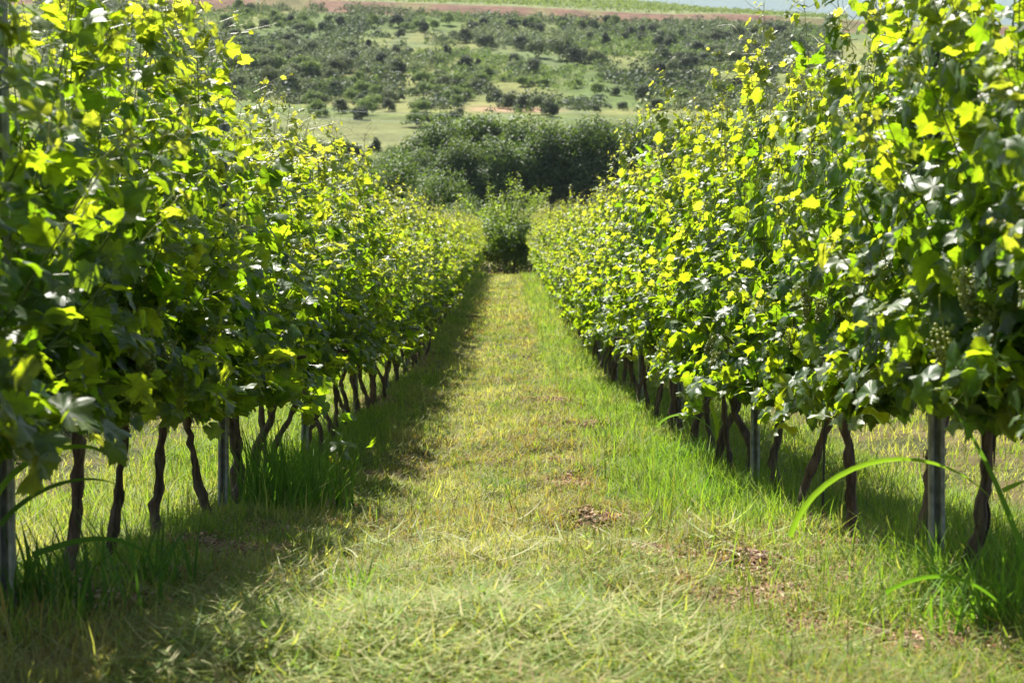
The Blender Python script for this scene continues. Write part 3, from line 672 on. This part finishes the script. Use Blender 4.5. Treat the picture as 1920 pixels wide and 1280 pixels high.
# 6. coarse tufts: each one a thing
def tuft(x, y, n, h, w, label, seed, spread=.06, col=(.085, .17, .03), lean=(.05, .5), curlr=(.3, 1.7), extra=(), group='coarse grass tufts'):
    rg = np.random.default_rng(seed); b = MB(); P = np.stack([rg.normal(0, spread, n), rg.normal(0, spread, n), np.full(n, -.01)], 1)
    c = np.array(col)[None] * rg.uniform(.75, 1.35, (n, 1)) * np.array([1, 1, 1])
    blades(b, P, h * rg.uniform(.45, 1.1, n), w * rg.uniform(.6, 1.2, n), rg.uniform(0, 6.283, n), rg.uniform(*lean, n), rg.uniform(*curlr, n), c, 8)
    z = float(terr(x, y))
    for (pts, ww, cc) in extra:            # individual long arching blades given by world points
        pts = np.array(pts, float) - np.array([x, y, z]); t = np.linspace(0, 1, len(pts)); tt = np.linspace(0, 1, 16)
        # quadratic-ish smoothing through the points
        co = [np.polyfit(t, pts[:, i], min(3, len(pts) - 1)) for i in range(3)]; Q = np.stack([np.polyval(k, tt) for k in co], 1)
        tan = norm(np.gradient(Q, axis=0)); s = norm(np.cross(tan, np.array([.15, 1.0, .1]))); wd = ww * (1 - tt ** 2.2) * .5 + .0005
        fold = norm(np.cross(s, tan)) * wd[:, None] * .35
        V = np.stack([Q - s * wd[:, None] + fold, Q, Q + s * wd[:, None] + fold], 1).reshape(-1, 3)
        i = (np.arange(15)[:, None] * 3 + np.array([0, 1])[None]).ravel(); b.add(V, np.stack([i, i + 1, i + 4, i + 3], 1), (*cc, 1))
    o = b.build('grass_tuft', M_grass, smooth=True); o.location = (x, y, z); tag(o, label, 'grass tuft', group)
BR = (.19, .32, .04); DG = (.07, .15, .03)
tuft(1.17, 4.75, 120, .26, .009, 'coarse bright grass tuft with a huge arching blade at the right foreground', 31, .09, (.13, .25, .035),
     extra=[([pix(1480, 1005, 4.75), pix(1545, 915, 4.75), pix(1640, 862, 4.75), pix(1760, 872, 4.78), pix(1860, 935, 4.8)], .013, BR),
            ([pix(1920, 1035, 4.7), pix(1890, 960, 4.7), pix(1840, 850, 4.7), pix(1760, 730, 4.72)], .014, (.12, .24, .04)),
            ([pix(1660, 1110, 4.6), pix(1760, 1080, 4.6), pix(1850, 1110, 4.6), pix(1925, 1200, 4.6)], .009, (.12, .25, .03)),
            ([pix(1880, 920, 5.0), pix(1905, 908, 5.0), pix(1925, 900, 5.0)], .012, BR)])
tuft(-1.18, 5.0, 110, .30, .011, 'coarse dark grass tuft with long drooping blades at the left edge', 32, .10, (.07, .15, .03),
     extra=[([pix(-10, 935, 4.9), pix(40, 880, 4.9), pix(110, 835, 4.9), pix(180, 845, 4.9), pix(215, 880, 4.9)], .015, (.15, .28, .04)),
            ([pix(60, 1040, 4.9), pix(140, 1015, 4.9), pix(230, 1015, 4.9), pix(320, 1075, 4.9)], .015, DG),
            ([pix(0, 985, 4.9), pix(60, 930, 4.9), pix(140, 900, 4.9), pix(220, 908, 4.9)], .012, DG)])
tuft(-1.02, 5.7, 60, .24, .010, 'dark green grass tuft below the second trunk of the left row', 33, .07, DG)
tuft(-1.06, 8.9, 130, .50, .012, 'tall upright grass clump around the second metal post of the left row', 34, .10, (.08, .17, .03), (.02, .3), (.1, 1.0))
tuft(-.95, 9.3, 120, .40, .011, 'tall grass clump on the lane side of the second left post', 35, .10, (.09, .18, .03), (.02, .4), (.2, 1.4))
tuft(-1.1, 10.0, 110, .42, .011, 'tall grass clump a step behind the second left post', 36, .12, (.10, .20, .03), (.02, .4), (.2, 1.2))
tuft(1.0, 9.3, 90, .24, .008, 'bright green grass tuft in front of the second right post', 37, .09, (.14, .28, .035))
tuft(1.05, 11.6, 90, .26, .008, 'bright green grass tuft beyond the second right post', 38, .10, (.14, .28, .035),
     extra=[([pix(1347, 850, 11.3), pix(1345, 800, 11.3), pix(1338, 770, 11.3), pix(1333, 740, 11.3)], .03, (.30, .40, .04)),
            ([pix(1230, 800, 12), pix(1265, 778, 12), pix(1310, 785, 12), pix(1350, 830, 12)], .012, (.16, .28, .08))])
tuft(.35, 6.9, 80, .10, .006, 'small green tuft on the right half of the mown lane', 39, .06, (.10, .2, .03))
tuft(-.03, 10.6, 110, .14, .006, 'small dark green tuft in the middle of the mown lane', 40, .08, (.08, .16, .03))
tuft(.50, 9.7, 90, .11, .006, 'small dark tuft where lane meets the tall right grass', 41, .07, (.07, .15, .03))
tuft(1.3, 5.2, 120, .25, .009, 'bright coarse grass tuft at the foot of the nearest right post', 42, .12, (.13, .26, .035))
tuft(-.42, 5.6, 60, .16, .008, 'small bright tuft at the edge of the left row shadow', 43, .035, (.16, .28, .04))
tuft(-.55, 4.7, 60, .15, .008, 'bright tuft in the shadow edge at bottom left', 44, .035, (.16, .28, .04))

# ------------------------------------------------------------------ trees and shrubs
QT = None
def simple_leaf(k):
    V = np.array([(0, -.5, 0), (.28, -.1, .06), (.22, .3, .04), (0, .6, -.1), (-.22, .3, .04), (-.28, -.1, .06), (0, .05, 0)], float)
    T = np.array([(6, 1, 0), (6, 2, 1), (6, 3, 2), (6, 4, 3), (6, 5, 4), (6, 0, 5)])[:, ::-1]
    return V, T, np.zeros(7)
def tiny_leaf(k):
    V = np.array([(0, -.55, 0), (.4, 0, .1), (0, .6, 0), (-.4, 0, .1)], float)
    return V, np.array([(0, 1, 2), (0, 2, 3)]), np.zeros(4)
SL = [simple_leaf(0)]; TL = [tiny_leaf(0)]
def crown(rg, w, h, zc, lobes, nleaf, ls, tmpl, lobe_r=.36, squash=.8, trunk=True, tr=.12, cone=0., yg=.3, droop=0., low=.35):
    """leaves spread through overlapping lobes carried by limbs"""
    ml, mt = MB(), MB()
    d = norm(rg.normal(0, 1, (lobes, 3))); d[:, 2] = np.abs(d[:, 2]) * (.75 + low) - low; rr = rg.uniform(.35, .78, lobes)
    Cn = d * rr[:, None] * np.array([w / 2, w / 2, h / 2]) + np.array([0, 0, zc])
    if cone: 
        f = np.clip((Cn[:, 2] - (zc - h / 2)) / h, 0, 1); Cn[:, :2] *= (1 - cone * f)[:, None]
    R_ = rg.uniform(.6, 1.15, lobes) * lobe_r * min(w, h) * .75
    if cone: R_ *= (1 - .5 * cone * f)
    per = np.maximum((R_ ** 2 / (R_ ** 2).sum() * nleaf).astype(int), 5)
    P = []; N_ = []; Rn = []
    for c, r, m in zip(Cn, R_, per):
        u = norm(rg.normal(0, 1, (m, 3))); q = r * (.45 + .62 * rg.random(m) ** .6)
        q *= .75 + .5 * vnoise(u[:, 0] * 3 + c[0] * 7 + 20, u[:, 2] * 3 + u[:, 1] * 2 + 20, .8)
        P.append(c + u * q[:, None] * np.array([1, 1, squash])); N_.append(u * .7 + rg.normal(0, .6, (m, 3)) + np.array([0, 0, .45])); Rn.append(np.clip(rg.random(m) * .55 + rg.random() * .5, 0, 1))
    P = np.concatenate(P); N_ = np.concatenate(N_); Rn = np.concatenate(Rn); m = len(P)
    k = P[:, 2] > .02; P, N_, Rn = P[k], N_[k], Rn[k]; m = len(P)
    add_leaves(ml, P, N_, rg.normal(0, 1, (m, 3)) - np.array([0, 0, droop]), ls * rg.uniform(.6, 1.25, m), Rn, np.clip((P[:, 2] / (zc + h / 2)) ** 2 * yg * rg.random(m) * 2, 0, 1), rg, tmpl)
    if trunk:
        t = np.linspace(0, 1, 10)[:, None]; top = np.array([rg.normal(0, .05) * w, rg.normal(0, .05) * w, zc])
        v, f = tube(np.array([0, 0, -.3]) * (1 - t) + top * t + np.array([.05 * w, .03 * w, 0]) * np.sin(t * 3), np.linspace(tr, tr * .45, 10), 8, .06, rg); mt.add(v, f)
        for c in Cn[:min(lobes, 14)]:
            s = top * rg.uniform(.25, .9); t2 = np.linspace(0, 1, 6)[:, None]
            v, f = tube(s * (1 - t2) + c * t2 + np.array([0, 0, .06 * h]) * np.sin(t2 * 3.1), np.linspace(tr * .45, tr * .08, 6), 5, .05, rg); mt.add(v, f)
    return ml, mt
def place_tree(name, px, d, meshes, s, label, cat, group=None, rz=None, dz=0):
    x = (pix(px, 470, d))[0]; t = thing(name, label, cat, (x, d, float(terr(x, d)) + dz), rng.uniform(0, 6.28) if rz is None else rz, group)
    t.scale = (s, s, s) if np.isscalar(s) else s
    link('crown', meshes[0], t); link('trunk', meshes[1], t); return t
def mk(seed, mat, **kw):
    rg = np.random.default_rng(seed); a, b = crown(rg, **kw); return a.mesh('crown', mat, True), b.mesh('trunk', M_treebark, True)
# the bush closing the lane: many upright sprays
def end_bush():
    rg = np.random.default_rng(61); a, b = crown(rg, w=4.5, h=3.5, zc=1.65, low=.95, lobes=46, nleaf=30000, ls=.09, tmpl=SL, lobe_r=.30, tr=.06, yg=.6)
    for i in range(34):      # sprays that stick out of the outline
        az = rg.uniform(0, 6.28); el = rg.uniform(.3, 1.4); d0 = np.array([math.cos(az) * math.cos(el), math.sin(az) * math.cos(el), math.sin(el)])
        s = np.array([0, 0, 1.5]) + d0 * .7; e = s + d0 * np.array([1.15, 1, 1.3]) * rg.uniform(.9, 1.5) + np.array([.15, 0, .1]); t = np.linspace(0, 1, 8)[:, None]
        Pp = s * (1 - t) + e * t; v, f = tube(Pp, np.linspace(.015, .004, 8), 4); b.add(v, f)
        m = 110; q = rg.random(m) ** .7; Q = s + (e - s) * q[:, None] + rg.normal(0, .07, (m, 3)); add_leaves(a, Q, rg.normal(0, .6, (m, 3)) + np.array([0, 0, .6]), d0 + rg.normal(0, .5, (m, 3)), .075 * rg.uniform(.6, 1.2, m), rg.random(m), np.clip(q * rg.random(m), 0, 1), rg, SL)
    return a.mesh('crown', M_bush_leaf, True), b.mesh('trunk', M_treebark, True)
place_tree('bush', 948, 80, end_bush(), (1.25, 1.15, 1.05), 'bushy dark green shrub closing the far end of the mown lane', 'bush', rz=0, dz=-.35)
mA = mk(62, M_tree_leaf, w=4.6, h=5.2, zc=2.5, low=.9, lobes=30, nleaf=16000, ls=.12, tmpl=SL, lobe_r=.28, tr=.09, yg=.5)
mB = mk(63, M_tree_leaf, w=5.0, h=6.0, zc=2.8, low=.9, lobes=34, nleaf=16000, ls=.13, tmpl=SL, lobe_r=.26, tr=.1, yg=.5)
place_tree('small_tree', 822, 92, mA, .98, 'small leafy tree directly left of the bush at the lane end', 'tree', 'small trees behind the row ends')
place_tree('small_tree', 755, 97, mB, 1.08, 'taller leafy small tree above the end of the left row', 'tree', 'small trees behind the row ends')
place_tree('small_tree', 690, 104, mA, 1.12, 'leafy small tree left of the taller one above the left row', 'tree', 'small trees behind the row ends')
place_tree('small_tree', 880, 88, mB, .66, 'low shrubby tree touching the left side of the lane-end bush', 'tree', 'small trees behind the row ends')
mC = [mk(70 + i, M_tree_leaf, w=7.6, h=8.8, zc=4.2, low=.85, lobes=34, nleaf=26000, ls=.19, tmpl=TL, lobe_r=.27, squash=.9, tr=.2, yg=.5) for i in range(4)]
DT = [(700, 178, .60), (738, 190, .80), (775, 172, .74), (818, 184, 1.08), (858, 170, .82), (905, 186, 1.22), (948, 169, .88), (990, 184, 1.12), (1030, 171, 1.02), (1078, 188, .90), (1115, 170, 1.08), (1160, 184, .82), (1200, 171, 1.04), (1250, 184, 1.1), (1300, 174, .85), (1345, 182, 1.05)]
for i, (px, d, s) in enumerate(DT):
    place_tree('dark_tree', px, d, mC[i % 4], (s * 1.12, s * 1.12, s * 1.14), f'{nth(i + 1)} dark green rounded tree from the left in the valley tree line', 'tree', 'dark trees in the valley line', dz=-.8)
BT = [(560, 236, .45), (612, 232, .42), (655, 238, .5), (702, 228, .55), (880, 236, .9), (960, 240, .95), (1045, 236, .8), (1110, 240, .85), (1170, 236, .8), (1240, 240, .9), (1310, 236, .9)]
for i, (px, d, s) in enumerate(BT):
    place_tree('valley_tree', px, d, mC[(i + 2) % 4], s, f'{nth(i + 1)} smaller tree from the left standing behind the dark valley tree line', 'tree', 'trees behind the valley line', dz=-.3)

# hillside scrub ------------------------------------------------------
def hill_mesh(seed, mat, **kw): return crown(np.random.default_rng(seed), trunk=False, tmpl=TL, **kw)[0].mesh('bush', mat, True)
HM = {'dark': [hill_mesh(80 + i, M_scrub_dark, w=1.15, h=1.15, zc=.48, low=.7, lobes=16, nleaf=1500, ls=.075, lobe_r=.27, cone=.25) for i in range(4)],
      'cone': [hill_mesh(90 + i, M_scrub_dark, w=.8, h=1.5, zc=.66, lobes=12, nleaf=1400, ls=.075, lobe_r=.38, cone=.75) for i in range(3)],
      'olive': [hill_mesh(100 + i, M_scrub_olive, w=1.35, h=1.2, zc=.52, low=.6, lobes=18, nleaf=1600, ls=.075, lobe_r=.25) for i in range(4)],
      'green': [hill_mesh(110 + i, M_scrub_green, w=1.3, h=1.2, zc=.52, low=.6, lobes=16, nleaf=1600, ls=.075, lobe_r=.26) for i in range(4)]}
KN = {'dark': ('dark_bush', 'dark rounded bush'), 'cone': ('juniper_bush', 'dark pointed juniper'), 'olive': ('olive_tree', 'grey-green spreading tree'), 'green': ('green_bush', 'light green bush')}
hb = []      # (px, py(base), width px, kind)
hb += [(495, 58, 28, 'dark'), (518, 42, 20, 'green'), (562, 62, 24, 'olive'), (603, 66, 22, 'cone'), (582, 58, 18, 'dark'), (642, 48, 22, 'green'), (742, 52, 34, 'dark'), (700, 52, 26, 'green'), (752, 72, 22, 'dark'),
       (660, 97, 28, 'dark'), (692, 99, 26, 'cone'), (645, 95, 22, 'green'), (742, 104, 24, 'dark'), (765, 106, 20, 'olive'), (836, 110, 22, 'cone'), (843, 108, 18, 'cone'), (805, 108, 12, 'green'), (873, 130, 32, 'dark'), (896, 130, 20, 'cone'), (870, 80, 32, 'dark'), (910, 93, 40, 'dark'), (892, 76, 18, 'olive'), (852, 72, 18, 'dark'),
       (630, 124, 22, 'dark'), (660, 120, 36, 'dark'), (712, 125, 34, 'dark'), (745, 142, 40, 'dark'), (460, 125, 24, 'dark'), (440, 70, 22, 'dark'), (980, 162, 24, 'green'), (1018, 162, 22, 'green'), (998, 162, 14, 'dark'), (898, 168, 22, 'olive'), (850, 190, 40, 'green'), (835, 168, 34, 'olive'),
       (930, 190, 28, 'dark'), (955, 205, 44, 'dark'), (985, 210, 44, 'dark'), (1030, 220, 40, 'dark'), (1010, 215, 40, 'olive'), (862, 222, 26, 'dark'), (775, 240, 40, 'green'), (800, 238, 34, 'olive'), (826, 240, 40, 'green'), (848, 236, 36, 'olive'), (870, 188, 24, 'dark'),
       (975, 95, 40, 'dark'), (1010, 110, 50, 'olive'), (1050, 115, 60, 'olive'), (1075, 122, 44, 'dark'), (1000, 138, 36, 'dark'), (965, 120, 30, 'dark'), (960, 132, 22, 'dark'), (1095, 118, 34, 'dark'), (1135, 92, 34, 'cone'), (1117, 120, 30, 'olive'), (1105, 82, 24, 'cone'), (1208, 188, 40, 'dark'), (1120, 180, 28, 'green'), (1155, 180, 24, 'dark'), (1167, 208, 24, 'dark'), (1118, 212, 22, 'dark'), (1240, 80, 30, 'dark'), (1080, 165, 22, 'green')]
rh = np.random.default_rng(55)
def band(n, x0, x1, y0, y1, s0, s1, kinds, slope=0.):
    for _ in range(n):
        px = rh.uniform(x0, x1); hb.append((px, rh.uniform(y0, y1) + slope * (px - x0), rh.uniform(s0, s1), kinds[rh.integers(0, len(kinds))]))
band(26, 760, 1160, 46, 62, 18, 32, ['dark', 'dark', 'green', 'cone'])
band(20, 1160, 1500, 58, 84, 20, 34, ['dark', 'dark', 'olive'])
band(34, 1230, 1500, 84, 150, 24, 40, ['dark', 'olive', 'dark'])
band(12, 1230, 1420, 150, 215, 22, 36, ['dark', 'olive', 'green'])
band(24, 425, 640, 88, 130, 22, 38, ['olive', 'green', 'olive', 'dark'])
band(30, 425, 650, 125, 178, 30, 46, ['olive', 'olive', 'green'])
band(26, 580, 800, 165, 228, 22, 38, ['green', 'olive', 'green', 'dark'])
band(28, 660, 930, 140, 200, 18, 34, ['green', 'olive', 'green', 'dark'])
band(14, 500, 640, 40, 62, 16, 26, ['green', 'dark'])
band(8, 420, 520, 20, 60, 18, 26, ['dark', 'green'])
band(12, 1050, 1250, 225, 252, 24, 40, ['dark', 'green'])
hb[:0] = [(560, 302, 52, 'green'), (598, 300, 50, 'olive'), (640, 298, 46, 'green'), (668, 300, 40, 'dark'), (705, 300, 36, 'cone'), (530, 290, 46, 'olive'), (740, 305, 44, 'green'), (1090, 262, 50, 'dark'), (1130, 260, 46, 'dark'), (1165, 262, 44, 'green')]
band(10, 930, 1240, 150, 222, 14, 22, ['dark', 'green', 'olive'])
recs = []
for (px, py, w_, kd) in hb[:296]:
    q = hillpix(px, py)
    if q is None: continue
    recs.append((px, py, w_ * q[1] / F, kd, q))
zone = lambda px, py: ('below the red bank' if py < 82 else 'on upper slope' if py < 125 else 'on middle slope' if py < 175 else 'on lower slope' if py < 232 else 'by valley meadow')
def part3(px): return 'left' if px < 640 else 'left-centre' if px < 860 else 'centre' if px < 1060 else 'right-centre' if px < 1250 else 'right'
from collections import defaultdict
G = defaultdict(list)
for r in recs: G[(r[3], zone(r[0], r[1]), part3(r[0]))].append(r)
for (kd, zn, pt), lst in G.items():
    lst.sort(key=lambda r: r[0])
    for i, (px, py, s, _, q) in enumerate(lst):
        o = link(KN[kd][0], HM[kd][int(rh.integers(0, len(HM[kd])))]); o.location = (q[0], q[1], q[2] - .08 * s); o.rotation_euler[2] = rh.uniform(0, 6.28)
        o.scale = (s * rh.uniform(.9, 1.15), s * rh.uniform(.9, 1.15), s * rh.uniform(.85, 1.1))
        pos = f'{nth(i + 1)} from left of its kind' if len(lst) > 1 else 'only one of its kind'
        tag(o, f'{KN[kd][1]} {zn}, {pos}, hill {pt}'.replace('  ', ' '), 'bush' if kd != 'olive' else 'tree', 'bushes and trees scattered on the hillside')
# uncountable low scrub
def scrub(name, mat, seed, ntry, off, thr, s0, s1):
    rg = np.random.default_rng(seed); mb = MB(); C_ = []; S_ = []
    y = rg.uniform(335, 606, ntry); x = rg.uniform(-.235, .165, ntry) * y
    px = 950 + F * x / y
    dens = fbm(x + off, y * .3 + x * .2, 26, 4) + .05 * sstep(560, 590, y) * sstep(700, 800, px) + .09 * sstep(1150, 1300, px) * sstep(400, 440, y) + .05 * (1 - sstep(520, 720, px)) * sstep(380, 420, y) - .06 * np.exp(-((y - 545) / 35) ** 2) * (1 - sstep(1100, 1200, px)) + rg.normal(0, .03, ntry)
    k = (dens > thr) & (y > mtop(px) + 3); x = x[k]; y = y[k]; S_ = rg.uniform(s0, s1, len(x)) * rg.uniform(.6, 1.2, len(x)); m = 40; k = len(x)
    u = norm(rg.normal(0, 1, (k, m, 3))); u[..., 2] = np.abs(u[..., 2])
    P = np.stack([x, y, terr(x, y)], 1)[:, None] + u * (S_[:, None, None] * rg.uniform(.35, 1, (k, m, 1))) * np.array([1, 1, 1.05]) * rg.uniform(.7, 1.3, (k, 1, 3))
    cr = np.clip(np.repeat(rg.random(k), m) + rg.normal(0, .15, k * m), 0, 1); P = P.reshape(-1, 3); nn = u.reshape(-1, 3) + rg.normal(0, .5, (k * m, 3))
    add_leaves(mb, P, nn, rg.normal(0, 1, (k * m, 3)), np.repeat(S_, m) * rg.uniform(.18, .4, k * m), cr, np.zeros(k * m), rg, TL)
    return mb.build(name, mat)
tag(scrub('green_scrub', M_scrub_green, 56, 12000, 60, .61, .6, 1.8), 'low bright green scrub dotted over the grassy hillside', 'scrub', kind='stuff')
tag(scrub('olive_scrub', M_scrub_olive, 57, 9000, 90, .62, .9, 2.6), 'grey-green scrub thickets covering parts of the hillside', 'scrub', kind='stuff')
tag(scrub('dark_scrub', M_scrub_dark, 58, 6600, 20, .61, .9, 2.5), 'dark scrub thickets covering parts of the hillside', 'scrub', kind='stuff')
# vineyard rows on the plateau above the red bank
def far_rows():
    rg = np.random.default_rng(57); mb = MB(); P = []
    for row in np.arange(-260, 330, 4.6):
        t = np.arange(0, 330, 2.1); y = 624 + t; x = row + .22 * t; k = np.abs(x / y) < .17; P.append(np.stack([x[k], y[k]], 1) + rg.normal(0, .2, (k.sum(), 2)))
    P = np.concatenate(P); m = 5; k = len(P); Q = np.concatenate([P, terr(P[:, 0], P[:, 1])[:, None] + .7], 1)[:, None] + rg.normal(0, 1, (k, m, 3)) * np.array([.35, .5, .4]); Q = Q.reshape(-1, 3)
    add_leaves(mb, Q, rg.normal(0, .6, (k * m, 3)) + np.array([0, 0, .8]), rg.normal(0, 1, (k * m, 3)), rg.uniform(.5, .9, k * m), rg.random(k * m), rg.random(k * m) * .6, rg, TL)
    return mb.build('far_vine_rows', M_scrub_green)
tag(far_rows(), 'tiny rows of young vines on the plateau above the red bank', 'vines', kind='stuff')
# dry grass bank behind the right row end
mb = MB(); rg = np.random.default_rng(58); n = 26000; x, y = rg.uniform(-18, 22, n), rg.uniform(84, 150, n)
blades(mb, zpos(x, y), rg.uniform(.2, .8, n), rg.uniform(.02, .045, n), rg.uniform(0, 6.28, n), rg.uniform(.05, .5, n), rg.uniform(.1, .8, n), lerp3((.36, .33, .2), (.2, .22, .09), rg.random(n)), 2)
tag(mb.build('dry_grass', M_grass), 'pale dry grass on the bank behind the row ends', 'grass', kind='stuff')
# brushwood at the foot of the end bush
mb = MB(); rg = np.random.default_rng(59)
for i in range(90):
    x0, y0 = .0 + rg.normal(0, .8), 78.6 + rg.normal(0, .35); z0 = float(terr(x0, y0)); a = rg.uniform(0, 6.28); l = rg.uniform(.3, .9); e = rg.uniform(0, 1.1)
    v, f = tube(np.array([(x0, y0, z0), (x0 + l * math.cos(a) * .5, y0 + .1, z0 + l * e * .6), (x0 + l * math.cos(a), y0, z0 + l * e)]), np.array([.012, .009, .004]), 4); mb.add(v, f, (.2, .11, .07, 1))
tag(mb.build('brushwood', M_litter), 'brown dry twigs piled below the bush at the lane end', 'twigs', kind='stuff')
# overhead cables across the valley
for h, nm in ((0, 'lower'), (1.1, 'upper')):
    t = np.linspace(-90, 90, 60); P = np.stack([t, 262 + t * .05, CAMZ + (470 - 236) / F * 262 + h - .028 * t + (t / 90) ** 2 * 1.2], 1)
    v, f = tube(P, .024, 5); b = MB(); b.add(v, f); tag(b.build('power_cable', M_cable), f'{nm} of two thin overhead cables crossing above the valley meadow', 'cable', 'overhead cables')

# haze over the whole valley
def haze():
    m, nt, N, L, out = newmat('haze_air'); p = N.new('ShaderNodeVolumePrincipled'); p.inputs['Color'].default_value = (.78, .87, 1.0, 1)
    p.inputs['Density'].default_value = HAZE; p.inputs['Anisotropy'].default_value = .2; L.new(p.outputs[0], out.inputs['Volume'])
    x0, x1, y0, y1, z0, z1 = -3600, 3600, -30, 7100, -45, 1000
    v = [(x, y, z) for z in (z0, z1) for y in (y0, y1) for x in (x0, x1)]
    b = MB(); b.add(v, [[0, 2, 3, 1], [4, 5, 7, 6], [0, 1, 5, 4], [2, 6, 7, 3], [0, 4, 6, 2], [1, 3, 7, 5]]); return b.build('haze', m)
HAZE = .00005
tag(haze(), kind='stuff', label='thin blue summer haze filling the valley air', cat='haze')
